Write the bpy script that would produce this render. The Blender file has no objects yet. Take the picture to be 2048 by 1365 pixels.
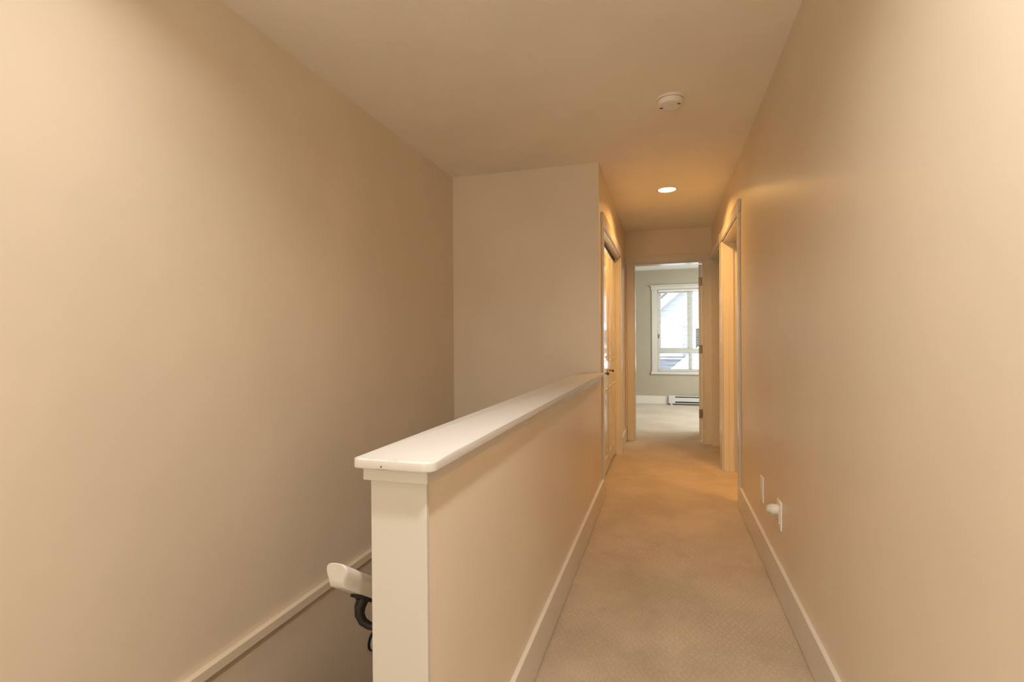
import bpy, bmesh, math, random
from mathutils import Vector, Matrix
random.seed(4)
PI = math.pi
scn = bpy.context.scene
col = scn.collection

# ------------------------------------------------------------------ camera
F_PX, YAW, PITCH, ROLL, CAM_Z = 1014.0, 0.2942, -0.0069, -0.0067, 1.165
cam = bpy.data.cameras.new('camera'); camo = bpy.data.objects.new('camera', cam); col.objects.link(camo)
cam.sensor_width = 36.0; cam.lens = 36.0 * F_PX / 2048; cam.shift_y = 7.5 / 2048
cam.clip_start = 0.05; cam.clip_end = 200
_s, _c = math.sin(YAW), math.cos(YAW)
_f = Vector((-_s, _c, 0)); _r = Vector((_c, _s, 0)); _u = Vector((0, 0, 1))
_f2 = _f * math.cos(PITCH) + _u * math.sin(PITCH); _u2 = _u * math.cos(PITCH) - _f * math.sin(PITCH)
_r3 = _r * math.cos(ROLL) + _u2 * math.sin(ROLL); _u3 = _u2 * math.cos(ROLL) - _r * math.sin(ROLL)
camo.matrix_world = Matrix(((_r3.x, _u3.x, -_f2.x, 0), (_r3.y, _u3.y, -_f2.y, 0),
                            (_r3.z, _u3.z, -_f2.z, CAM_Z), (0, 0, 0, 1)))
scn.camera = camo

# ------------------------------------------------------------------ light
scn.view_settings.view_transform = 'Standard'; scn.view_settings.look = 'None'
scn.view_settings.gamma = 1.0; scn.view_settings.use_curve_mapping = False
scn.view_settings.exposure = 0.04
scn.cycles.max_bounces = 14; scn.cycles.diffuse_bounces = 8; scn.cycles.glossy_bounces = 4
scn.cycles.transparent_max_bounces = 16
scn.cycles.sample_clamp_indirect = 4.0
scn.cycles.use_denoising = True
W = bpy.data.worlds.new('overcast_sky'); scn.world = W; W.use_nodes = True
bg = W.node_tree.nodes['Background']
bg.inputs[0].default_value = (0.86, 0.93, 1.0, 1); bg.inputs[1].default_value = 5.5

def area(name, loc, rot, sx, sy, power, colr, shape='RECTANGLE', spread=PI, portal=False):
    l = bpy.data.lights.new(name, 'AREA'); l.shape = shape; l.size = sx
    if shape == 'RECTANGLE': l.size_y = sy
    l.energy = power; l.color = colr; l.spread = spread
    if portal: l.cycles.is_portal = True
    o = bpy.data.objects.new(name, l); o.location = loc; o.rotation_euler = rot; col.objects.link(o)
    return o
# bedroom window opening through which the overcast sky lights the room
area('bedroom_window_portal', (0.43, 9.74, 1.34), (PI/2, 0, PI), 1.14, 1.48, 1, (1, 1, 1), portal=True)
# unseen fill light at the solid rear wall, for daylight assumed behind the camera
area('rear_assumed_fill', (-0.45, -2.44, 1.45), (PI/2, 0, 0), 1.7, 1.5, 37, (1.0, 0.92, 0.78))
# unseen fill light added at the bedroom's right wall to brighten the room
area('bedroom_side_fill', (2.40, 7.6, 1.40), (0, PI/2, 0), 1.7, 1.7, 84, (0.90, 0.98, 1.0))
area('bedroom_ceiling_fill', (1.15, 7.9, 2.40), (0, 0, 0), 0.30, 0, 28, (1.0, 0.98, 0.96), 'DISK')  # unseen lamp added to brighten the bedroom floor
WARM = (1.0, 0.52, 0.15)
NEAR = (1.0, 0.955, 0.91)
LAMPS = [  # x, y, z, power, colour, spread (degrees)
    ('hall', 0.017, 4.43, 2.4234, 20.0, WARM, 150),
    ('near', 0.02, 0.45, 2.4234, 20.5, NEAR, 150),  # unseen lamp, assumed from the bright near walls
    ('stair', -1.02, 0.85, 2.4234, 5.0, NEAR, 150),  # unseen lamp, assumed over the stairs from the bright left wall
    ('bath', 1.25, 3.2, 2.4234, 25.0, WARM, 160),  # unseen lamp assumed from the warm jamb, placed to shape the spill
]
for n, x, y, z, pw, cl, sp in LAMPS:
    area(n + '_downlight_lamp', (x, y, z - 0.017), (0, 0, 0), 0.34 if n == 'bath' else 0.12, 0, pw, cl, 'DISK', math.radians(sp))

# ------------------------------------------------------------------ materials
def _mat(name):
    m = bpy.data.materials.new(name); m.use_nodes = True
    nt = m.node_tree; b = nt.nodes['Principled BSDF']
    return m, nt, b
def _noise(nt, scale, detail=2.0, rough=0.5, coord='Object'):
    tc = nt.nodes.new('ShaderNodeTexCoord'); n = nt.nodes.new('ShaderNodeTexNoise')
    n.inputs['Scale'].default_value = scale; n.inputs['Detail'].default_value = detail
    n.inputs['Roughness'].default_value = rough
    nt.links.new(tc.outputs[coord], n.inputs['Vector'])
    return n
def _mix(nt, fac, a, b):
    m = nt.nodes.new('ShaderNodeMix'); m.data_type = 'RGBA'
    for s, v in ((0, fac), (6, a), (7, b)):
        if isinstance(v, bpy.types.NodeSocket): nt.links.new(v, m.inputs[s])
        elif s == 0: m.inputs[0].default_value = v
        else: m.inputs[s].default_value = (*v, 1)
    return m.outputs[2]
def _ramp(nt, src, lo, hi):
    r = nt.nodes.new('ShaderNodeMapRange'); r.inputs[1].default_value = lo; r.inputs[2].default_value = hi
    nt.links.new(src, r.inputs[0]); return r.outputs[0]
def paint(name, c, rough=0.5, spec=0.5, scale=180.0, bump=0.05, dist=0.001, var=0.03):
    m, nt, b = _mat(name)
    n = _noise(nt, scale, 3.0)
    n2 = _noise(nt, 1.7, 3.0)
    dark = tuple(v * (1 - var) for v in c); lite = tuple(min(1, v * (1 + var)) for v in c)
    nt.links.new(_mix(nt, _ramp(nt, n2.outputs[0], 0.35, 0.65), dark, lite), b.inputs['Base Color'])
    b.inputs['Roughness'].default_value = rough; b.inputs['Specular IOR Level'].default_value = spec
    bp = nt.nodes.new('ShaderNodeBump'); bp.inputs['Strength'].default_value = bump; bp.inputs['Distance'].default_value = dist
    nt.links.new(n.outputs[0], bp.inputs['Height']); nt.links.new(bp.outputs[0], b.inputs['Normal'])
    return m
def metal(name, c, rough):
    m, nt, b = _mat(name)
    n = _noise(nt, 60, 2)
    nt.links.new(_mix(nt, n.outputs[0], tuple(v * .85 for v in c), c), b.inputs['Base Color'])
    b.inputs['Metallic'].default_value = 1.0; b.inputs['Roughness'].default_value = rough
    return m

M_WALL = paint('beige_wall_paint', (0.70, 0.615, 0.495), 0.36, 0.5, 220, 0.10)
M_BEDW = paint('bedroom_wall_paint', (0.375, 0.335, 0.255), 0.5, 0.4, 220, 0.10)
M_CEIL = paint('ceiling_flat_paint', (0.88, 0.84, 0.77), 0.9, 0.1, 120, 0.25, 0.002)
M_BEDC = paint('bedroom_ceiling_paint', (0.82, 0.82, 0.80), 0.9, 0.1, 120, 0.2, 0.002)
M_TRIM_DIM = paint('glossy_white_trim_paint_dimmed', (0.55, 0.53, 0.485), 0.20, 0.5, 90, 0.05, 0.0006)  # same white paint as the casings, dimmer light put into its colour
M_TRIM_LIT = paint('glossy_white_trim_paint_lit', (0.65, 0.62, 0.56), 0.20, 0.5, 90, 0.05, 0.0006)  # lighter copy of the trim paint, brighter light put into its colour
M_DOOR = paint('glossy_white_door_paint', (0.64, 0.61, 0.55), 0.09, 0.55, 60, 0.05, 0.0006)
M_PLAS = paint('white_plastic', (0.80, 0.77, 0.70), 0.35, 0.5, 60, 0.0)
M_VINYL = paint('white_vinyl', (0.70, 0.70, 0.66), 0.35, 0.5, 60, 0.0)
M_DARK = paint('dark_slot_and_shadow', (0.03, 0.028, 0.025), 0.6, 0.3, 60, 0.0)
M_HEAT = paint('heater_enamel', (0.58, 0.58, 0.57), 0.35, 0.5, 60, 0.0)
M_BLACK = paint('black_bracket_iron', (0.008, 0.0075, 0.007), 0.5, 0.3, 160, 0.1)
M_BRASS = metal('aged_bronze', (0.20, 0.13, 0.075), 0.35)
M_HINGE = metal('hinge_steel', (0.30, 0.24, 0.18), 0.45)
M_TREAD = None

def worn_cap():
    """white cap paint, rubbed to bare warm wood along the front edge"""
    m, nt, b = _mat('cap_paint_worn_at_the_edge')
    n = _noise(nt, 34, 4)
    n2 = _noise(nt, 1.7, 3.0)
    base = _mix(nt, _ramp(nt, n2.outputs[0], 0.35, 0.65), (0.56, 0.545, 0.515), (0.59, 0.575, 0.545))
    tc = nt.nodes.new('ShaderNodeTexCoord'); sp = nt.nodes.new('ShaderNodeSeparateXYZ')
    nt.links.new(tc.outputs['Object'], sp.inputs[0])
    def mth(op, a, v=None, c=None):
        q = nt.nodes.new('ShaderNodeMath'); q.operation = op; nt.links.new(a, q.inputs[0])
        if c is not None: nt.links.new(c, q.inputs[1])
        elif v is not None: q.inputs[1].default_value = v
        return q.outputs[0]
    edge = _ramp(nt, mth('ABSOLUTE', mth('SUBTRACT', sp.outputs[2], 0.9285)), 0.0066, 0.0094)
    front = _ramp(nt, sp.outputs[1], -1.376, -1.391)
    wear = mth('MULTIPLY', mth('MULTIPLY', edge, c=front), c=_ramp(nt, n.outputs[0], 0.52, 0.64))
    nt.links.new(_mix(nt, wear, base, (0.46, 0.32, 0.23)), b.inputs['Base Color'])
    b.inputs['Roughness'].default_value = 0.28
    bp = nt.nodes.new('ShaderNodeBump'); bp.inputs['Strength'].default_value = 0.06; bp.inputs['Distance'].default_value = 0.001
    nt.links.new(_noise(nt, 45, 3).outputs[0], bp.inputs['Height']); nt.links.new(bp.outputs[0], b.inputs['Normal'])
    return m
M_CAP = worn_cap()

def carpet():
    m, nt, b = _mat('beige_loop_carpet')
    tc = nt.nodes.new('ShaderNodeTexCoord')
    blot = _noise(nt, 2.3, 5, 0.62); blot2 = _noise(nt, 7.0, 4, 0.6); fine = _noise(nt, 260, 2)
    vor = nt.nodes.new('ShaderNodeTexVoronoi'); vor.inputs['Scale'].default_value = 95
    nt.links.new(tc.outputs['Object'], vor.inputs['Vector'])
    # woven rows of loops: two crossed waves
    def wave(ang, scale):
        mp = nt.nodes.new('ShaderNodeMapping'); mp.inputs['Rotation'].default_value = (0, 0, ang)
        nt.links.new(tc.outputs['Object'], mp.inputs['Vector'])
        w = nt.nodes.new('ShaderNodeTexWave'); w.inputs['Scale'].default_value = scale
        w.inputs['Distortion'].default_value = 5.0; w.inputs['Detail'].default_value = 3; w.inputs['Detail Scale'].default_value = 2.2
        nt.links.new(mp.outputs[0], w.inputs['Vector']); return w
    w1, w2 = wave(0.52, 14.0), wave(-0.52, 14.0)
    mul = nt.nodes.new('ShaderNodeMath'); mul.operation = 'MULTIPLY'
    nt.links.new(w1.outputs['Fac'], mul.inputs[0]); nt.links.new(w2.outputs['Fac'], mul.inputs[1])
    c1 = _mix(nt, _ramp(nt, blot.outputs[0], 0.38, 0.62), (0.435, 0.355, 0.255), (0.56, 0.465, 0.345))
    c2 = _mix(nt, _ramp(nt, blot2.outputs[0], 0.58, 0.80), c1, (0.38, 0.305, 0.21))
    c3 = _mix(nt, _ramp(nt, mul.outputs[0], 0.0, 0.42), (0.31, 0.25, 0.17), c2)
    big = _noise(nt, 1.3, 3)
    wf = nt.nodes.new('ShaderNodeMath'); wf.operation = 'MULTIPLY'; wf.inputs[1].default_value = 0.42
    nt.links.new(_ramp(nt, big.outputs[0], 0.35, 0.62), wf.inputs[0])
    c4 = _mix(nt, wf.outputs[0], c2, c3)
    c5 = _mix(nt, _ramp(nt, fine.outputs[0], 0.35, 0.6), (0.31, 0.25, 0.175), c4)
    c6 = _mix(nt, 0.75, c4, c5)
    nt.links.new(c6, b.inputs['Base Color'])
    b.inputs['Roughness'].default_value = 0.95; b.inputs['Specular IOR Level'].default_value = 0.05
    b.inputs['Sheen Weight'].default_value = 0.25; b.inputs['Sheen Roughness'].default_value = 0.6
    add = nt.nodes.new('ShaderNodeMath'); add.operation = 'ADD'
    nt.links.new(mul.outputs[0], add.inputs[0]); nt.links.new(vor.outputs['Distance'], add.inputs[1])
    bp = nt.nodes.new('ShaderNodeBump'); bp.inputs['Strength'].default_value = 0.45; bp.inputs['Distance'].default_value = 0.003
    nt.links.new(add.outputs[0], bp.inputs['Height']); nt.links.new(bp.outputs[0], b.inputs['Normal'])
    return m
M_CARPET = carpet()

def glass():
    m, nt, b = _mat('window_glass')
    nt.nodes.remove(b)
    out = nt.nodes['Material Output']
    t = nt.nodes.new('ShaderNodeBsdfTransparent'); t.inputs[0].default_value = (0.97, 0.985, 0.98, 1)
    g = nt.nodes.new('ShaderNodeBsdfGlossy'); g.inputs['Roughness'].default_value = 0.02
    fr = nt.nodes.new('ShaderNodeFresnel'); fr.inputs[0].default_value = 1.25
    mx = nt.nodes.new('ShaderNodeMixShader')
    nt.links.new(fr.outputs[0], mx.inputs[0]); nt.links.new(t.outputs[0], mx.inputs[1]); nt.links.new(g.outputs[0], mx.inputs[2])
    nt.links.new(mx.outputs[0], out.inputs['Surface'])
    return m
M_GLASS = glass()
def clear_plastic():
    m, nt, b = _mat('frosted_dome_plastic')
    b.inputs['Base Color'].default_value = (0.9, 0.87, 0.8, 1); b.inputs['Roughness'].default_value = 0.25
    b.inputs['Transmission Weight'].default_value = 0.35
    return m
M_DOME = clear_plastic()
def lens(name, c, e):
    m, nt, b = _mat(name)
    b.inputs['Base Color'].default_value = (0.9, 0.85, 0.7, 1)
    b.inputs['Emission Color'].default_value = (*c, 1); b.inputs['Emission Strength'].default_value = e
    return m
M_LENS = lens('lit_lamp_lens', (1.0, 0.80, 0.45), 9.0)
M_SIDING = paint('pale_lap_siding', (0.38, 0.39, 0.43), 0.7, 0.2, 30, 0.1)
M_FASCIA = paint('white_fascia', (0.75, 0.76, 0.78), 0.6, 0.2, 30, 0.0)
M_ROOF = paint('grey_shingle', (0.13, 0.13, 0.15), 0.9, 0.1, 60, 0.3, 0.004, 0.2)
M_NPANE = paint('dark_neighbour_glass', (0.05, 0.06, 0.07), 0.1, 0.5, 5, 0.0)

# ------------------------------------------------------------------ helpers
def box(bm, x0, x1, y0, y1, z0, z1):
    v = [bm.verts.new(p) for p in ((x0,y0,z0),(x1,y0,z0),(x1,y1,z0),(x0,y1,z0),(x0,y0,z1),(x1,y0,z1),(x1,y1,z1),(x0,y1,z1))]
    for f in ((3,2,1,0),(4,5,6,7),(0,1,5,4),(1,2,6,5),(2,3,7,6),(3,0,4,7)): bm.faces.new([v[i] for i in f])
    return v
def boxes(*bs):
    bm = bmesh.new()
    for b in bs: box(bm, *b)
    return bm
def bevel(bm, w, seg=2, sel=None):
    es = [e for e in bm.edges if sel is None or sel(e)]
    bmesh.ops.bevel(bm, geom=es, offset=w, segments=seg, profile=0.5, affect='EDGES')
    return bm
def prism(bm, pts, a, b, axis='y'):
    """pts: outline in the two other axes (xz for y, yz for x, xy for z), extruded from a to b"""
    def P(p, t):
        return (p[0], t, p[1]) if axis == 'y' else ((t, p[0], p[1]) if axis == 'x' else (p[0], p[1], t))
    A = [bm.verts.new(P(p, a)) for p in pts]; B = [bm.verts.new(P(p, b)) for p in pts]
    n = len(pts)
    bm.faces.new(A); bm.faces.new(list(reversed(B)))
    for i in range(n): bm.faces.new((A[i], B[i], B[(i+1) % n], A[(i+1) % n]))
    bmesh.ops.recalc_face_normals(bm, faces=bm.faces)
    return bm
def lathe(bm, prof, seg=32, M=Matrix()):
    """prof: (radius, height) list; spun round local z; M places it"""
    rings = []
    for r, h in prof:
        if r < 1e-6: rings.append([bm.verts.new(M @ Vector((0, 0, h)))])
        else: rings.append([bm.verts.new(M @ Vector((r*math.cos(2*PI*i/seg), r*math.sin(2*PI*i/seg), h))) for i in range(seg)])
    for a, b in zip(rings, rings[1:]):
        for i in range(seg):
            j = (i+1) % seg
            if len(a) == 1 and len(b) == 1: continue
            if len(a) == 1: bm.faces.new((a[0], b[j], b[i]))
            elif len(b) == 1: bm.faces.new((a[i], a[j], b[0]))
            else: bm.faces.new((a[i], a[j], b[j], b[i]))
    bmesh.ops.recalc_face_normals(bm, faces=bm.faces)
    return bm
def tube(bm, pts, rad, seg=12):
    pts = [Vector(p) for p in pts]; rings = []
    up = Vector((0.13, 0.9, 0.1))
    for i, p in enumerate(pts):
        d = (pts[min(i+1, len(pts)-1)] - pts[max(i-1, 0)]).normalized()
        a = d.cross(up).normalized(); b = d.cross(a)
        r = rad[i] if isinstance(rad, (list, tuple)) else rad
        rings.append([bm.verts.new(p + a*r*math.cos(2*PI*k/seg) + b*r*math.sin(2*PI*k/seg)) for k in range(seg)])
    for A, B in zip(rings, rings[1:]):
        for k in range(seg): bm.faces.new((A[k], A[(k+1) % seg], B[(k+1) % seg], B[k]))
    bm.faces.new(list(reversed(rings[0]))); bm.faces.new(rings[-1])
    bmesh.ops.recalc_face_normals(bm, faces=bm.faces)
    return bm
def obj(name, bm, m, parent=None, smooth=False, **props):
    """bm is in world coordinates; a child is shifted into its parent's frame"""
    if parent is not None:
        org = Vector((0, 0, 0)); p = parent
        while p: org += p.location; p = p.parent
        bmesh.ops.translate(bm, vec=-org, verts=bm.verts)
    me = bpy.data.meshes.new(name); bm.to_mesh(me); bm.free()
    if m: me.materials.append(m)
    if smooth:
        for p in me.polygons: p.use_smooth = True
        me.set_sharp_from_angle(angle=math.radians(38))
    o = bpy.data.objects.new(name, me); col.objects.link(o)
    if parent is not None: o.parent = parent
    for k, v in props.items(): o[k] = v
    return o
def struct(name, bm, m, **kw):
    return obj(name, bm, m, kind='structure', **kw)
def empty(name, loc, **props):
    o = bpy.data.objects.new(name, None); o.empty_display_size = 0.1; col.objects.link(o); o.location = loc
    for k, v in props.items(): o[k] = v
    return o
def thing(name, loc, label, cat, group=None):
    o = empty(name, loc, label=label, category=cat)
    if group: o['group'] = group
    return o

# ------------------------------------------------------------------ dimensions
XR, XL, XS = 0.492, -0.446, -1.560        # right wall, left wall, stair wall
YB, YF, YBED = 3.604, 6.044, 9.58         # stair end wall, hall end wall, bedroom window wall
YF2 = 6.165
ZC, ZCB = 2.4234, 2.4415                  # ceilings
T = 0.11

# ------------------------------------------------------------------ shell
struct('floor', boxes((XL-0.117, XR, 0.80, YB, -0.25, 0), (-1.75, 2.45, -2.6, 0.80, -0.25, 0),
                      (-1.75, 2.45, YB, 9.72, -0.25, 0), (XR, 2.45, 0.80, YB, -0.25, 0)), M_CARPET)
struct('ceiling', boxes((-1.70, XR+T, -2.60, YF, ZC, ZC+0.12)), M_CEIL)
struct('ceiling_bedroom', boxes((-1.75, 2.45, YF2, 9.72, ZCB, ZCB+0.12)), M_BEDC)
struct('ceiling_side_rooms', boxes((XR+T, 2.45, 2.2, YF, ZC, ZC+0.12)), M_CEIL)
struct('wall_left', boxes((XS-T, XS, -2.6, 3.72, -2.9, ZC)), M_WALL)
struct('wall_stair_end', boxes((XS, XL-0.002, YB, YB+0.10, -2.9, ZC)), M_WALL)
C0, C1, CT = 3.80, 5.28, 2.015            # closet opening
struct('wall_closet', boxes((XL-T, XL, YB+0.10, C0, 0, ZC), (XL-T, XL, C0, C1, CT, ZC), (XL-T, XL, C1, YF, 0, ZC),
                            (XL-0.002, XL, YB, YB+0.10, 0, ZC)), M_WALL)
struct('wall_closet_inside', boxes((-1.30, -1.20, YB+0.10, YF, 0, ZC)), M_WALL)
A0, A1, AT = 3.84, 4.86, 2.04             # first doorway on the right
B0, B1, BT = 5.06, 5.965, 2.05            # second doorway on the right
struct('wall_right', boxes((XR, XR+T, -2.6, A0, 0, ZC), (XR, XR+T, A0, A1, AT, ZC), (XR, XR+T, A1, B0, 0, ZC),
                           (XR, XR+T, B0, B1, BT, ZC), (XR, XR+T, B1, YF, 0, ZC)), M_WALL)
D0, D1, DT = -0.350, 0.412, 2.050         # bedroom doorway
struct('wall_far', boxes((-1.75, D0, YF, YF2, 0, ZCB), (D0, D1, YF, YF2, DT, ZCB), (D1, 2.45, YF, YF2, 0, ZCB)), M_WALL)
W0, W1, WZ0, WZ1 = -0.141, 1.005, 0.600, 2.082   # bedroom window opening
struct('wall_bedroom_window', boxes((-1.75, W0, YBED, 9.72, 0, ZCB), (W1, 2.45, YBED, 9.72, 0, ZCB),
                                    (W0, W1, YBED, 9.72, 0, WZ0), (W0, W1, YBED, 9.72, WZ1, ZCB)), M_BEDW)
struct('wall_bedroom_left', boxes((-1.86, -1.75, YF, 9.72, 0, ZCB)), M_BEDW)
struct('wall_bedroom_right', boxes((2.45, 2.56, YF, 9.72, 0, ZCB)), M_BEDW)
struct('wall_side_rooms', boxes((2.45, 2.56, 2.2, YF, 0, ZC), (XR+T, 2.45, 2.2, 2.3, 0, ZC), (XR+T, 2.45, 4.95, 5.03, 0, ZC)), M_WALL)
struct('wall_rear', boxes((XS, XR, -2.6, -2.5, 0, ZC)), M_WALL)

# assumed window frame around the rear fill light, no opening in the wall
w = empty('rear_fill_frame', (-0.45, -2.5, 0), kind='structure')
obj('fill_light_frame', boxes((-1.36, -1.30, -2.50, -2.47, 0.64, 2.26), (0.40, 0.46, -2.50, -2.47, 0.64, 2.26),
                          (-1.30, 0.40, -2.50, -2.47, 0.64, 0.70), (-1.30, 0.40, -2.50, -2.47, 2.20, 2.26)), M_TRIM_DIM, w)

# stairwell: lower floor, lower far walls and the flight itself
struct('floor_lower', boxes((XS-T, XL, 0.0, YB+0.1, -3.0, -2.9)), M_CARPET)
struct('wall_below_landing', boxes((XS, XL-0.117, 0.68, 0.80, -2.9, -0.25)), M_WALL)
struct('wall_below_half_wall', boxes((XL-0.117, XL, 0.80, YB, -2.9, -0.25)), M_WALL)
stair = empty('trim_staircase', (XS, 0.80, -2.9), kind='structure')
RUN, RISE = 0.262, 0.181
for i in range(10):
    y0 = 0.80 + i*RUN; zt = -RISE*(i+1)
    bm = boxes((XS+0.03, XL-0.12, y0, y0+RUN+0.02, zt-0.12, zt)); bevel(bm, 0.012, 2)
    obj('stair_step', bm, M_CARPET, stair)

# ------------------------------------------------------------------ baseboards and trims
def base_profile(h=0.1545, t=0.014):
    return [(0, 0), (t-0.007, 0), (t-0.007, 0.004), (t, 0.008), (t, h-0.0035), (t-0.001, h-0.001), (t-0.0035, h), (0, h)]
def baseboard(name, x, sgn, y0, y1, **kw):
    pts = [(x + sgn*a, b) for a, b in base_profile()]
    return struct(name, prism(bmesh.new(), pts, y0, y1, 'y'), M_TRIM_LIT, **kw)
def baseboard_x(name, y, sgn, x0, x1):
    pts = [(y + sgn*a, b) for a, b in base_profile()]
    return struct(name, prism(bmesh.new(), pts, x0, x1, 'x'), M_TRIM_LIT)
baseboard('baseboard_right', XR, -1, -2.5, 3.765)
baseboard('baseboard_right_between_doors', XR, -1, 4.937, 4.983)
baseboard('baseboard_left', XL, 1, 0.903, 3.722)
baseboard('baseboard_closet_end', XL, 1, 5.358, YF)
baseboard_x('baseboard_bedroom', YBED, -1, -1.75, 0.045)
baseboard_x('baseboard_rear', -2.5, 1, XS, XR)
# level board on the stair wall at floor height, standing proud of the plaster
bm = boxes((XS, XS+0.026, 0.80, YB, -0.010, 0.030)); bevel(bm, 0.003, 2)
struct('trim_stair_ledge', bm, M_WALL)
bm = boxes((XS, XS+0.005, 0.80, YB, -0.016, -0.010))  # dark strip painted as the shadow line beneath the ledge
struct('trim_stair_shadow_line', bm, M_DARK)

def casing_y(name, wx, sgn, y0, y1, zt, wd=0.078, th=0.015, head=0.085, depth=T, jamb_in=None, near_w=None):
    """casing and jamb of an opening in a wall that runs along y; sgn = direction of the hall from the wall"""
    r = empty(name, (wx, (y0+y1)/2, 0), kind='structure')
    for a, b in ((y0-wd, y0-0.004), (y1+0.004, y1+wd)):
        xa, xb = sorted((wx, wx+sgn*th))
        bm = boxes((xa, xb, a, b, 0, zt+0.004)); bevel(bm, 0.003, 2)
        obj('side_casing', bm, M_TRIM_LIT, r)
    xa, xb = sorted((wx, wx+sgn*(th+0.005)))
    bm = boxes((xa, xb, y0-wd-0.012, y1+wd+0.012, zt+0.004, zt+head)); bevel(bm, 0.003, 2)
    obj('head_casing', bm, M_TRIM_LIT, r)
    xa, xb = sorted((wx+sgn*0.001, wx-sgn*depth))
    for a, b in ((y0, y0+0.016), (y1-0.016, y1)):
        obj('side_jamb', boxes((xa, xb, a, b, 0, zt)), M_TRIM_LIT, r)
    obj('head_jamb', boxes((xa, xb, y0+0.016, y1-0.016, zt-0.016, zt)), M_TRIM_LIT, r)
    return r
bath = casing_y('door_1', XR, -1, A0, A1, AT)
obj('door_stop', boxes((XR+0.045, XR+0.080, A1-0.026, A1-0.016, 0, AT-0.016)), M_TRIM_LIT, bath)
bm = boxes((XR+T, XR+T+0.015, A1-0.06, A1+0.02, 0, AT+0.05)); obj('inner_casing', bm, M_TRIM_LIT, bath)
casing_y('door_2', XR, -1, B0, B1, BT)
closet = casing_y('door_3', XL, 1, C0, C1, CT, depth=0.09)

# closet: two pairs of folding leaves, each with two raised panels
def panel_rim(bm, x, y0, y1, z0, z1, w=0.022, d=0.007):
    """a raised frame with a sloped field on the +x face of a leaf"""
    def ring(i, dx): return [bm.verts.new(p) for p in ((x+dx, y0+i, z0+i), (x+dx, y1-i, z0+i), (x+dx, y1-i, z1-i), (x+dx, y0+i, z1-i))]
    prof = ((0, 0.0005), (0.004, d), (0.012, d), (w, 0.0015), (w+0.02, 0.0015), (w+0.036, d*0.8))
    rs = [ring(i, dx) for i, dx in prof]
    for a, b in zip(rs, rs[1:]):
        for k in range(4): bm.faces.new((a[k], a[(k+1) % 4], b[(k+1) % 4], b[k]))
    bm.faces.new(rs[-1])
    return bm
lw = (C1 - C0 - 0.032 - 0.012) / 4
XD = -0.493
def leaf_part(bm, k, fold):
    """swing leaf k about its hinge so that the pair bows very slightly into the closet"""
    ys = C0+0.016+0.003+k*(lw+0.002)
    piv = ys if k % 2 == 0 else ys+lw
    bmesh.ops.rotate(bm, cent=(XD, piv, 0), matrix=Matrix.Rotation(fold if k % 2 == 0 else -fold, 3, 'Z'), verts=bm.verts)
for k in range(4):
    ys = C0+0.016+0.003+k*(lw+0.002); ye = ys+lw
    fold = math.radians(0.35)
    bm = boxes((XD-0.032, XD, ys, ye, 0.022, CT-0.045)); bevel(bm, 0.003, 2)
    leaf_part(bm, k, fold)
    lf = obj('door_leaf', bm, M_DOOR, closet)
    for z0, z1 in ((0.15, 0.755), (0.975, 1.945)):
        bm = bmesh.new(); panel_rim(bm, XD, ys+0.055, ye-0.055, z0, z1)
        leaf_part(bm, k, fold)
        obj('raised_panel', bm, M_DOOR, lf)
    if k in (1, 2):
        yk = 4.32 if k == 1 else 4.75
        bm = lathe(bmesh.new(), [(0.012, 0), (0.012, 0.003), (0.006, 0.006), (0.005, 0.018), (0.013, 0.023), (0.016, 0.030), (0.014, 0.037), (0.006, 0.041), (0, 0.0415)], 20,
                   Matrix.Translation((XD-0.003, yk, 0.889)) @ Matrix.Rotation(PI/2, 4, 'Y'))
        obj('knob', bm, M_BRASS, lf, smooth=True, label='round aged bronze knob')
bm = boxes((XD-0.03, XD-0.002, C0+0.016, C1-0.016, CT-0.036, CT-0.016))
obj('door_track', bm, M_DARK, closet, label='dark overhead track of the folding doors')

# bedroom doorway: casing, jambs, the door swung open into the bedroom
r = empty('door_4', (0.03, YF, 0), kind='structure')
for a, b in ((D0-0.080, D0-0.002), (D1+0.002, D1+0.080)):
    bm = boxes((a, min(b, XR-0.001), YF-0.015, YF, 0, DT+0.002)); bevel(bm, 0.003, 2)
    obj('side_casing', bm, M_TRIM_LIT, r)
bm = boxes((XL+0.001, XR-0.001, YF-0.020, YF, DT+0.002, DT+0.082)); bevel(bm, 0.003, 2)
obj('head_casing', bm, M_TRIM_LIT, r)
for a, b in ((D0, D0+0.014), (D1-0.014, D1)): obj('side_jamb', boxes((a, b, YF-0.001, YF2, 0, DT)), M_TRIM_LIT, r)
obj('head_jamb', boxes((D0+0.014, D1-0.014, YF-0.001, YF2, DT-0.014, DT)), M_TRIM_LIT, r)
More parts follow.
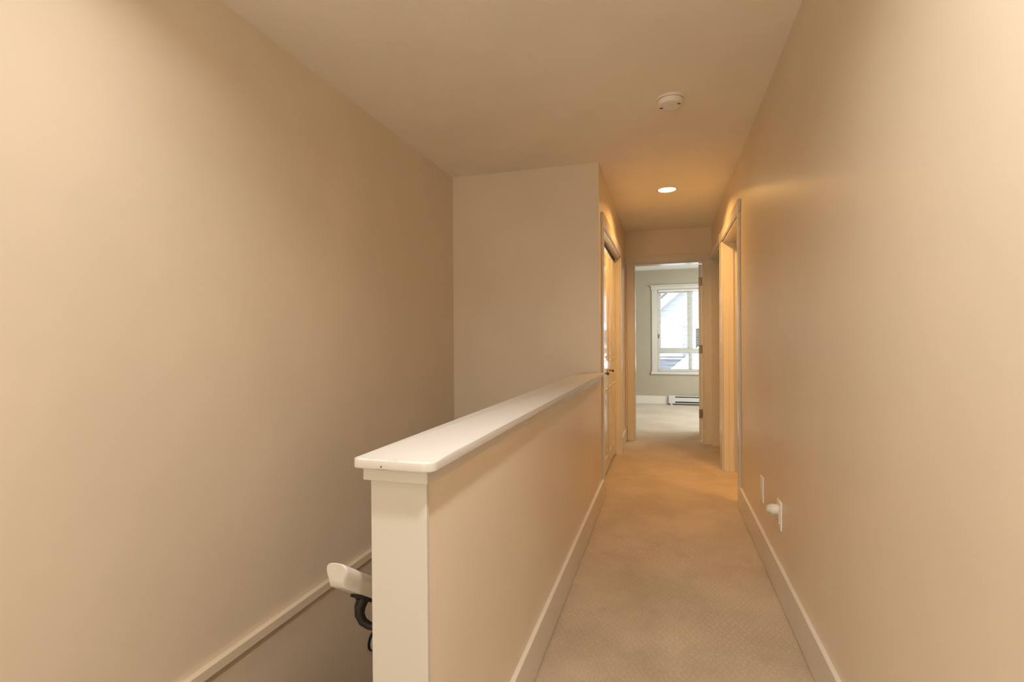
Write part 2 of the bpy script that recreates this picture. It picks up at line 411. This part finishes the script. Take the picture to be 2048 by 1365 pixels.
# open leaf: its hinge edge faces the hall
HX, HY = 0.399, YF2+0.004
bm = boxes((HX-0.036, HX, HY, HY+0.735, 0.018, DT-0.022)); bevel(bm, 0.0015, 1)
def swing(bm): bmesh.ops.rotate(bm, cent=(HX, HY, 0), matrix=Matrix.Rotation(math.radians(-12), 3, 'Z'), verts=bm.verts); return bm
leaf = obj('door_leaf', swing(bm), M_DOOR, r)
for z in (1.835, 1.060, 0.322):
    bm = boxes((HX-0.036, HX+0.003, HY-0.0025, HY, z-0.048, z+0.048))
    tube(bm, [(HX-0.001, HY-0.006, z-0.048), (HX-0.001, HY-0.006, z+0.048)], 0.005, 8)
    obj('hinge', bm, M_HINGE, leaf, label='dull metal hinge on the edge of the open door')
for sx in (-1, 1):
    bm = lathe(bmesh.new(), [(0.026, 0), (0.026, 0.006), (0.011, 0.012), (0.011, 0.035), (0.026, 0.045), (0.027, 0.056), (0.018, 0.066), (0, 0.068)], 24,
               Matrix.Translation((HX-0.036 if sx < 0 else HX, HY+0.675, 0.93)) @ Matrix.Rotation(sx*PI/2, 4, 'Y'))
    obj('door_knob', swing(bm), M_BRASS, leaf, smooth=True)

# ------------------------------------------------------------------ half wall beside the stairs
hw = thing('half_wall', (-0.505, 2.25, 0), 'beige half wall with a white cap between the carpeted hallway and the stairwell', 'half wall')
obj('wall_body', boxes((-0.563, XL, 0.897, YB, 0, 0.925)), M_WALL, hw)
bm = boxes((-0.565, -0.4425, 0.885, 0.897, -0.25, 0.895)); bevel(bm, 0.002, 2)
obj('end_board', bm, M_TRIM_DIM, hw, label='white painted board closing the end of the half wall')
bm = boxes((-0.573, -0.434, 0.871, YB, 0.893, 0.9195)); bevel(bm, 0.0015, 2)
obj('cap_moulding', bm, M_TRIM_DIM, hw)
bm = bmesh.new()
R = 0.024; x0, x1, y0, y1 = -0.588, -0.416, 0.857, YB
pts = [(x1, y1), (x0, y1)]
pts += [(x0+0.010-0.010*math.cos(a), y0+0.010-0.010*math.sin(a)) for a in [i*PI/2/5 for i in range(6)]]
pts += [(x1-R+R*math.sin(a), y0+R-R*math.cos(a)) for a in [i*PI/2/8 for i in range(9)]]
prism(bm, pts, 0.9185, 0.9385, 'z'); bevel(bm, 0.003, 3, lambda e: abs(e.verts[0].co.z-e.verts[1].co.z) < 1e-4 and e.verts[0].co.y < YB-0.01 or False)
obj('cap', bm, M_CAP, hw, smooth=True, label='white cap board, paint worn along its front edge')
bm = lathe(bmesh.new(), [(0, 0), (0.0016, 0), (0.0016, 0.0008), (0, 0.001)], 8, Matrix.Translation((-0.5235, 0.8565, 0.9255)) @ Matrix.Rotation(PI/2, 4, 'X'))
obj('nail_hole', bm, M_DARK, hw)

# ------------------------------------------------------------------ handrail on the stair side of the half wall
hr = thing('handrail', (-0.637, 0.87, 0.697), 'white wooden handrail descending the stairs behind the half wall', 'handrail')
SL = -0.684
def rail_section():
    P = [(-0.0165, -0.025), (0.0165, -0.025), (0.0185, -0.012), (0.0225, -0.002), (0.0250, 0.008), (0.0240, 0.016), (0.0195, 0.022),
         (0.012, 0.0245), (0, 0.0255), (-0.012, 0.0245), (-0.0195, 0.022), (-0.0240, 0.016), (-0.0250, 0.008), (-0.0225, -0.002), (-0.0185, -0.012)]
    return P
bm = bmesh.new(); L = 2.55; cx, cz = -0.637, 0.697; rings = []
for t, k in ((0, 0.88), (0.003, 0.97), (0.007, 1.0), (L, 1.0)):
    rings.append([bm.verts.new((cx+a*k, 0.870+t, cz+b*k+SL*t)) for a, b in rail_section()])
n = len(rings[0])
bm.faces.new(rings[0]); bm.faces.new(list(reversed(rings[-1])))
for A, B in zip(rings, rings[1:]):
    for i in range(n): bm.faces.new((A[i], B[i], B[(i+1) % n], A[(i+1) % n]))
bmesh.ops.recalc_face_normals(bm, faces=bm.faces)
obj('rail', bm, M_TRIM_DIM, hr, smooth=True)
for yb_ in (0.965, 2.10):
    zb = cz - 0.026 + SL*(yb_-0.870)
    bm = bmesh.new()
    d = Vector((0, 1, SL)).normalized(); nn = Vector((0, -d.z, d.y))
    # saddle plate lying under the rail
    c = Vector((cx, yb_, zb)); s = Vector((1, 0, 0))
    vs = []
    for zz in (-0.006, 0.0):
        for a, b in ((-1, -1), (1, -1), (1, 1), (-1, 1)):
            vs.append(bm.verts.new(c + s*a*0.012 + d*b*0.034 + nn*zz))
    for f in ((3,2,1,0),(4,5,6,7),(0,1,5,4),(1,2,6,5),(2,3,7,6),(3,0,4,7)): bm.faces.new([vs[i] for i in f])
    # screw head at the near end of the plate
    lathe(bm, [(0, -0.010), (0.005, -0.009), (0.006, -0.006), (0.006, -0.004)], 12, Matrix.Translation(c - d*0.024))
    # curved arm to the wall
    base = c + nn*(-0.004)
    pth = [base + Vector((0, 0, 0)), base + Vector((-0.002, -0.008, -0.014)), base + Vector((0, -0.012, -0.028)), base + Vector((0.008, -0.012, -0.042)),
           base + Vector((0.022, -0.010, -0.050)), base + Vector((0.042, -0.008, -0.052)), base + Vector((0.070, -0.006, -0.050))]
    tube(bm, pth, [0.014, 0.0125, 0.011, 0.0095, 0.0085, 0.008, 0.009], 12)
    # round back plate on the half wall
    lathe(bm, [(0, 0), (0.024, 0), (0.024, 0.003), (0.012, 0.007), (0, 0.007)], 20,
          Matrix.Translation((-0.5632, pth[-1].y, pth[-1].z)) @ Matrix.Rotation(-PI/2, 4, 'Y'))
    obj('bracket', bm, M_BLACK, hr, smooth=True, label='black iron bracket')

# round fixture low on the stair wall, mostly hidden behind the end board
rd = thing('round_wall_fixture', (XS, 2.452, -0.488), 'round white fixture with thin black rim on the stair wall, mostly hidden', 'wall fixture')
Mx = Matrix.Translation((XS, 2.452, -0.488)) @ Matrix.Rotation(PI/2, 4, 'Y')
obj('disc', lathe(bmesh.new(), [(0, 0), (0.046, 0), (0.046, 0.010), (0.040, 0.013), (0, 0.014)], 36, Mx), M_PLAS, rd, smooth=True, label='white disc')
obj('rim', lathe(bmesh.new(), [(0.0462, 0), (0.052, 0), (0.052, 0.012), (0.049, 0.015), (0.0462, 0.012), (0.0462, 0)], 36, Mx), M_BLACK, rd, smooth=True, label='black rim')

# ------------------------------------------------------------------ ceiling fittings
def downlight(x, y, z, label, group=None):
    t = thing('recessed_light', (x, y, z), label, 'ceiling light')
    fl = Matrix.Translation((x, y, z)) @ Matrix.Rotation(PI, 4, 'X')
    obj('trim_ring', lathe(bmesh.new(), [(0.068, 0.0), (0.088, 0.0), (0.088, 0.002), (0.080, 0.006), (0.072, 0.006), (0.068, 0.002), (0.068, 0.0)], 48, fl), M_PLAS, t, smooth=True)
    obj('lens', lathe(bmesh.new(), [(0.0678, 0.0), (0.0678, 0.003), (0.050, 0.009), (0, 0.013)], 48, fl), M_LENS, t, smooth=True, label='glowing warm lens')
downlight(0.017, 4.43, ZC, 'lit round recessed ceiling light with warm glow in the hallway')
downlight(0.02, 0.45, ZC, 'assumed lit recessed light in the ceiling above the photographer, out of view')
downlight(-1.02, 0.85, ZC, 'assumed lit recessed light in the ceiling over the stair landing, out of view')
downlight(1.25, 3.2, ZC, 'assumed lit recessed light in the ceiling of the side room, out of view')

sd = thing('smoke_detector', (0.028, 2.772, ZC), 'round off-white smoke detector on the ceiling in front of the lit light', 'smoke detector')
fl = Matrix.Translation((0.028, 2.772, ZC)) @ Matrix.Rotation(PI, 4, 'X') 
obj('mounting_base', lathe(bmesh.new(), [(0, 0), (0.069, 0), (0.069, 0.007), (0.066, 0.010), (0, 0.010)], 56, fl), M_PLAS, sd, smooth=True)
obj('body', lathe(bmesh.new(), [(0, 0.0105), (0.059, 0.0105), (0.059, 0.013), (0.064, 0.015), (0.063, 0.032), (0.059, 0.038), (0.054, 0.040), (0.046, 0.039), (0.040, 0.0385), (0, 0.0385)], 56, fl), M_PLAS, sd, smooth=True)
zf = ZC-0.0386
for dx, dy, a in ((-0.044, 0.014, 0.05), (0.044, -0.014, 0.55)):
    bm = boxes((-0.008, 0.008, -0.0035, 0.0035, -0.0022, 0.0022))
    bmesh.ops.rotate(bm, cent=(0, 0, 0), matrix=Matrix.Rotation(a, 3, 'Z'), verts=bm.verts)
    bmesh.ops.translate(bm, vec=(0.028+dx, 2.772+dy, zf-0.0008), verts=bm.verts)
    obj('vent_slot', bm, M_DARK, sd, label='dark vent slot')
bm = lathe(bmesh.new(), [(0, 0), (0.011, 0), (0.011, 0.0018), (0.009, 0.0028), (0, 0.0028)], 24, Matrix.Translation((0.030, 2.765, zf)) @ Matrix.Rotation(PI, 4, 'X'))
obj('test_button', bm, M_PLAS, sd, smooth=True)
for i in range(3):
    bm = boxes((0.028-0.028+i*0.004, 0.028-0.026+i*0.004, 2.772-0.006, 2.772+0.010, zf-0.001, zf+0.001))
    obj('rib', bm, M_PLAS, sd)

# ------------------------------------------------------------------ wall plates low on the right wall
def plate_bm(y0, y1, z0, z1, t=0.006):
    bm = boxes((XR-t, XR, y0, y1, z0, z1)); bevel(bm, 0.0028, 3, lambda e: e.verts[0].co.x < XR-1e-4 or e.verts[1].co.x < XR-1e-4)
    return bm
wp = thing('wall_plate', (XR, 2.975, 0.365), 'plain white wall plate, the one nearer the doorway', 'wall plate')
obj('plate', plate_bm(2.935, 3.018, 0.300, 0.432), M_PLAS, wp, smooth=True)
bm = boxes((XR-0.0075, XR-0.0055, 2.960, 2.993, 0.333, 0.400)); bevel(bm, 0.0008, 1)
obj('insert', bm, M_PLAS, wp)
for z in (0.318, 0.414):
    obj('screw', lathe(bmesh.new(), [(0, 0), (0.003, 0), (0.0025, 0.0012), (0, 0.0014)], 12, Matrix.Translation((XR-0.0058, 2.9765, z)) @ Matrix.Rotation(-PI/2, 4, 'Y')), M_PLAS, wp)
ol = thing('power_outlet', (XR, 2.54, 0.37), 'white power outlet with a night light plugged in', 'outlet')
obj('plate', plate_bm(2.502, 2.582, 0.308, 0.436), M_PLAS, ol, smooth=True)
bm = boxes((XR-0.0085, XR-0.0055, 2.525, 2.559, 0.332, 0.412)); bevel(bm, 0.001, 2)
obj('receptacle', bm, M_PLAS, ol)
bm = boxes((XR-0.0090, XR-0.0080, 2.5325, 2.5345, 0.345, 0.354), (XR-0.0090, XR-0.0080, 2.5485, 2.5505, 0.345, 0.354), (XR-0.0090, XR-0.0080, 2.5395, 2.5445, 0.3365, 0.3415))
obj('socket_slots', bm, M_DARK, ol, label='dark slots of the lower socket')
nl = thing('night_light', (XR-0.009, 2.542, 0.394), 'white plug-in night light with a domed end sticking out of the outlet', 'night light')
Ry = Matrix.Translation((XR-0.0088, 2.542, 0.394)) @ Matrix.Rotation(-PI/2, 4, 'Y')
prof = [(0, 0), (0.022, 0.0)]
for i in range(7):
    h = 0.002+i*0.0036; prof += [(0.0232, h), (0.0232, h+0.0022), (0.0220, h+0.0026), (0.0220, h+0.0036)]
prof += [(0.0225, 0.029), (0.0205, 0.031), (0, 0.031)]
obj('body', lathe(bmesh.new(), prof, 32, Ry), M_PLAS, nl, smooth=True)
obj('dome', lathe(bmesh.new(), [(0.0195, 0.0312)] + [(0.0195*math.cos(a), 0.0315+0.018*math.sin(a)) for a in [i*PI/2/8 for i in range(8)]] + [(0, 0.0495)], 32, Ry), M_DOME, nl, smooth=True, label='translucent dome')

# ------------------------------------------------------------------ bedroom window
win = empty('window_1', (0.43, YBED, WZ0), kind='structure')
def wpart(name, b, m=M_VINYL, bv=0.003, parent=None, **kw):
    bm = boxes(*b) if isinstance(b[0], tuple) else boxes(b)
    if bv: bevel(bm, bv, 1)
    return obj(name, bm, m, parent or win, **kw)
wpart('side_casing', (W0-0.100, W0, YBED-0.018, YBED, WZ0-0.03, WZ1+0.003), M_TRIM_DIM)
wpart('side_casing', (W1, W1+0.100, YBED-0.018, YBED, WZ0-0.03, WZ1+0.003), M_TRIM_DIM)
wpart('head_casing', (W0-0.112, W1+0.112, YBED-0.024, YBED, WZ1+0.003, WZ1+0.060), M_TRIM_DIM)
wpart('head_cap', (W0-0.128, W1+0.128, YBED-0.040, YBED, WZ1+0.060, WZ1+0.082), M_TRIM_DIM)
wpart('sill', (W0-0.115, W1+0.115, YBED-0.030, YBED+0.05, WZ0-0.052, WZ0-0.001), M_TRIM_DIM)
wy0, wy1 = YBED+0.075, YBED+0.125
FW = 0.030
wpart('frame', [(W0, W0+FW, wy0, wy1, WZ0, WZ1), (W1-FW, W1, wy0, wy1, WZ0, WZ1), (W0+FW, W1-FW, wy0, wy1, WZ0, WZ0+FW), (W0+FW, W1-FW, wy0, wy1, WZ1-FW, WZ1)])
TZ0, TZ1 = 0.935, 0.998
MX0, MX1 = 0.402, 0.452
wpart('transom', (W0+FW, W1-FW, wy0-0.004, wy1, TZ0, TZ1))
wpart('mullion', (MX0, MX1, wy0-0.002, wy1, TZ1, WZ1-FW))
wpart('mullion', (MX0+0.005, MX1-0.005, wy0-0.002, wy1, WZ0+FW, TZ0))
def sash(x0, x1, z0, z1, w_):
    s = wpart('sash', [(x0, x0+w_, wy0+0.006, wy1-0.008, z0, z1), (x1-w_, x1, wy0+0.006, wy1-0.008, z0, z1),
                       (x0+w_, x1-w_, wy0+0.006, wy1-0.008, z0, z0+w_), (x0+w_, x1-w_, wy0+0.006, wy1-0.008, z1-w_, z1)])
    wpart('pane', (x0+w_, x1-w_, wy0+0.020, wy0+0.024, z0+w_, z1-w_), M_GLASS, 0, parent=s)
sash(W0+FW, MX0, TZ1, WZ1-FW, 0.030)
sash(MX1, W1-FW, TZ1, WZ1-FW, 0.014)
sash(W0+FW, MX0+0.005, WZ0+FW, TZ0, 0.012)
sash(MX1-0.005, W1-FW, WZ0+FW, TZ0, 0.012)
bm = bmesh.new()
box(bm, W0+0.012, W0+0.032, wy0-0.014, wy0, 1.20, 1.262)
tube(bm, [(W0+0.022, wy0-0.014, 1.225), (W0+0.027, wy0-0.024, 1.24), (W0+0.034, wy0-0.026, 1.285)], [0.006, 0.005, 0.006], 8)
obj('latch', bm, M_HINGE, win, label='small window latch')

# venetian blind hanging in the window recess, slats open
bl = thing('venetian_blind', (0.43, YBED+0.045, WZ1-0.001), 'white venetian blind with open slats hanging in the bedroom window', 'blind')
bx0, bx1, by = W0+0.012, W1-0.012, YBED+0.040
bm = boxes((bx0, bx1, by-0.020, by+0.022, WZ1-0.040, WZ1-0.001)); bevel(bm, 0.003, 1); obj('head_rail', bm, M_VINYL, bl)
bm = boxes((bx0, bx1, by-0.016, by+0.016, WZ0+0.004, WZ0+0.018)); bevel(bm, 0.003, 1); obj('bottom_rail', bm, M_VINYL, bl)
sm = None; z = WZ1-0.062; k = 0
while z > WZ0+0.03:
    if sm is None:
        b2 = bmesh.new(); rows = []
        for i in range(5):
            t = -1+i*0.5; rows.append((t*0.0165, 0.0018*(1-t*t)))
        top = [(p[0], p[1]+0.0008) for p in rows]; bot = [(p[0], p[1]-0.0008) for p in reversed(rows)]
        prism(b2, top+bot, bx0-0.43+0.003, bx1-0.43-0.003, 'x')
        bmesh.ops.rotate(b2, cent=(0, 0, 0), matrix=Matrix.Rotation(math.radians(-7), 3, 'X'), verts=b2.verts)
        sm = bpy.data.meshes.new('slat'); b2.to_mesh(sm); b2.free(); sm.materials.append(M_VINYL)
    o = bpy.data.objects.new('slat', sm); col.objects.link(o); o.parent = bl
    o.location = Vector((0.43, by, z)) - bl.location
    z -= 0.0295; k += 1
for x in (bx0+0.10, bx1-0.10, 0.43):
    for dy in (-0.0175, 0.0175):
        obj('ladder_cord', tube(bmesh.new(), [(x, by+dy, WZ1-0.04), (x, by+dy, WZ0+0.016)], 0.0007, 6), M_VINYL, bl)

# ------------------------------------------------------------------ baseboard heater under the window
ht = thing('baseboard_heater', (0.60, YBED-0.03, 0), 'white electric baseboard heater on the floor under the bedroom window', 'heater')
hx0, hx1, hy0 = 0.047, 1.30, YBED-0.062
bm = boxes((hx0+0.11, hx1-0.11, hy0+0.020, YBED-0.001, 0.034, 0.167)); obj('back_body', bm, M_DARK, ht, label='dark inside of the heater')
for a, b in ((hx0, hx0+0.112), (hx1-0.112, hx1)):
    bm = boxes((a, b, hy0, YBED-0.001, 0.030, 0.170)); bevel(bm, 0.003, 2); obj('end_cap', bm, M_HEAT, ht)
for z0, z1 in ((0.155, 0.170), (0.066, 0.136), (0.030, 0.041)):
    bm = boxes((hx0+0.112, hx1-0.112, hy0, hy0+0.019, z0, z1)); bevel(bm, 0.002, 2); obj('front_panel', bm, M_HEAT, ht)
for a in (hx0+0.05, hx1-0.05):
    obj('foot', boxes((a-0.02, a+0.02, hy0+0.01, YBED-0.01, 0.0, 0.030)), M_HEAT, ht)

# ------------------------------------------------------------------ house across the way
nh = thing('neighbouring_house', (0.6, 17.0, -3.0), 'pale gabled house across the way seen through the bedroom window', 'house')
def npart(name, b, m, **kw): return obj(name, boxes(*b) if isinstance(b[0], tuple) else boxes(b), m, nh, **kw)
npart('wall', (-6.0, 7.0, 17.30, 23.0, -3.0, 2.30), M_SIDING)
# lap siding boards on the upper front, each its own board
z = -0.9
while z < 3.4:
    bm = bmesh.new(); xa, xb = -1.6, 4.4
    if z > 2.05:
        h = z-1.85; xa, xb = -1.6+max(0, (h)/0.89), 4.4-h/0.89*0.6
    prism(bm, [(17.30, z), (17.27, z), (17.285, z+0.16), (17.30, z+0.16)], xa, xb, 'x')
    obj('siding_board', bm, M_SIDING, nh); z += 0.16
prism_g = bmesh.new(); prism(prism_g, [(-1.5, 1.95), (3.8, 1.95), (1.15, 3.9)], 17.30, 17.5, 'y'); obj('gable_wall', prism_g, M_SIDING, nh)
def sloped(name, x0, z0, x1, z1, h, y0, y1, m):
    bm = bmesh.new(); prism(bm, [(x0, z0), (x1, z1), (x1, z1+h), (x0, z0+h)], y0, y1, 'y'); return obj(name, bm, m, nh)
sloped('barge_board', -1.9, 0.62, 1.20, 3.36, 0.30, 16.90, 17.00, M_FASCIA)
sloped('barge_board', 1.20, 3.36, 4.30, 0.62, 0.30, 16.90, 17.00, M_FASCIA)
sloped('gable_roof', -2.0, 0.90, 1.20, 3.68, 0.06, 16.95, 22.0, M_ROOF)
sloped('gable_roof', 1.20, 3.68, 4.40, 0.90, 0.06, 16.95, 22.0, M_ROOF)
npart('frieze_board', (-1.2, 4.0, 17.20, 17.28, 1.62, 1.74), M_FASCIA)
wd = npart('window', [(0.84, 0.92, 17.18, 17.28, 0.30, 1.62), (2.0, 2.08, 17.18, 17.28, 0.30, 1.62), (0.92, 2.0, 17.18, 17.28, 1.54, 1.62), (0.92, 2.0, 17.18, 17.28, 0.30, 0.38)], M_FASCIA)
bm = boxes((0.92, 2.0, 17.22, 17.25, 0.38, 1.54)); obj('pane', bm, M_NPANE, wd)
wd = npart('window', [(-0.30, -0.22, 17.18, 17.28, 0.55, 1.62), (0.44, 0.52, 17.18, 17.28, 0.55, 1.62), (-0.22, 0.44, 17.18, 17.28, 1.54, 1.62), (-0.22, 0.44, 17.18, 17.28, 0.55, 0.63)], M_FASCIA)
bm = boxes((-0.22, 0.44, 17.22, 17.25, 0.63, 1.54)); obj('blind', bm, M_FASCIA, wd)
# lower porch gable in front
sloped('porch_barge_board', -0.40, -0.42, 1.10, 0.86, 0.24, 16.20, 16.30, M_FASCIA)
sloped('porch_barge_board', 1.10, 0.86, 2.60, -0.42, 0.24, 16.20, 16.30, M_FASCIA)
for k in range(12):
    zz = 0.62-k*0.13
    xe = (zz+0.42+0.10)/0.853-0.40-0.06
    bm = boxes((-2.4, max(-2.3, xe), 16.34+k*-0.0, 16.46, zz, zz+0.055)); obj('roof_course', bm, M_ROOF, nh)
npart('porch_roof', (-2.4, -0.2, 16.46, 17.29, -1.2, 0.66), M_SIDING)
bm = bmesh.new(); prism(bm, [(-0.40, -0.42), (1.10, 0.86), (2.60, -0.42), (2.6, -3.0), (-0.4, -3.0)], 16.30, 16.33, 'y'); obj('porch_wall', bm, M_FASCIA, nh)
struct('ground', boxes((-12, 14, 9.9, 30, -3.1, -3.0)), paint('pale_paving', (0.35, 0.36, 0.36), 0.9, 0.1, 20))
# made-up ceiling fitting around the added bedroom fill lamp
bc = thing('ceiling_fill_fitting', (1.15, 7.9, ZCB), 'round flush fill lamp added on the bedroom ceiling, out of view', 'ceiling light')
obj('base', lathe(bmesh.new(), [(0, 0), (0.17, 0), (0.17, 0.012), (0.16, 0.018), (0, 0.018)], 40, Matrix.Translation((1.15, 7.9, ZCB)) @ Matrix.Rotation(PI, 4, 'X')), M_PLAS, bc, smooth=True)
obj('lens', lathe(bmesh.new(), [(0.156, 0.0182), (0.15, 0.030), (0.10, 0.036), (0, 0.038)], 40, Matrix.Translation((1.15, 7.9, ZCB)) @ Matrix.Rotation(PI, 4, 'X')), M_LENS, bc, smooth=True)
# frame added around the unseen side fill light, no opening behind it
w3 = empty('side_fill_frame', (2.45, 7.6, 0.55), kind='structure')
for b in ((2.39, 2.45, 6.67, 6.75, 0.47, 2.33), (2.39, 2.45, 8.45, 8.53, 0.47, 2.33), (2.39, 2.45, 6.75, 8.45, 2.25, 2.33), (2.39, 2.45, 6.75, 8.45, 0.47, 0.55)):
    obj('fill_light_frame', boxes(b), M_TRIM_LIT, w3)
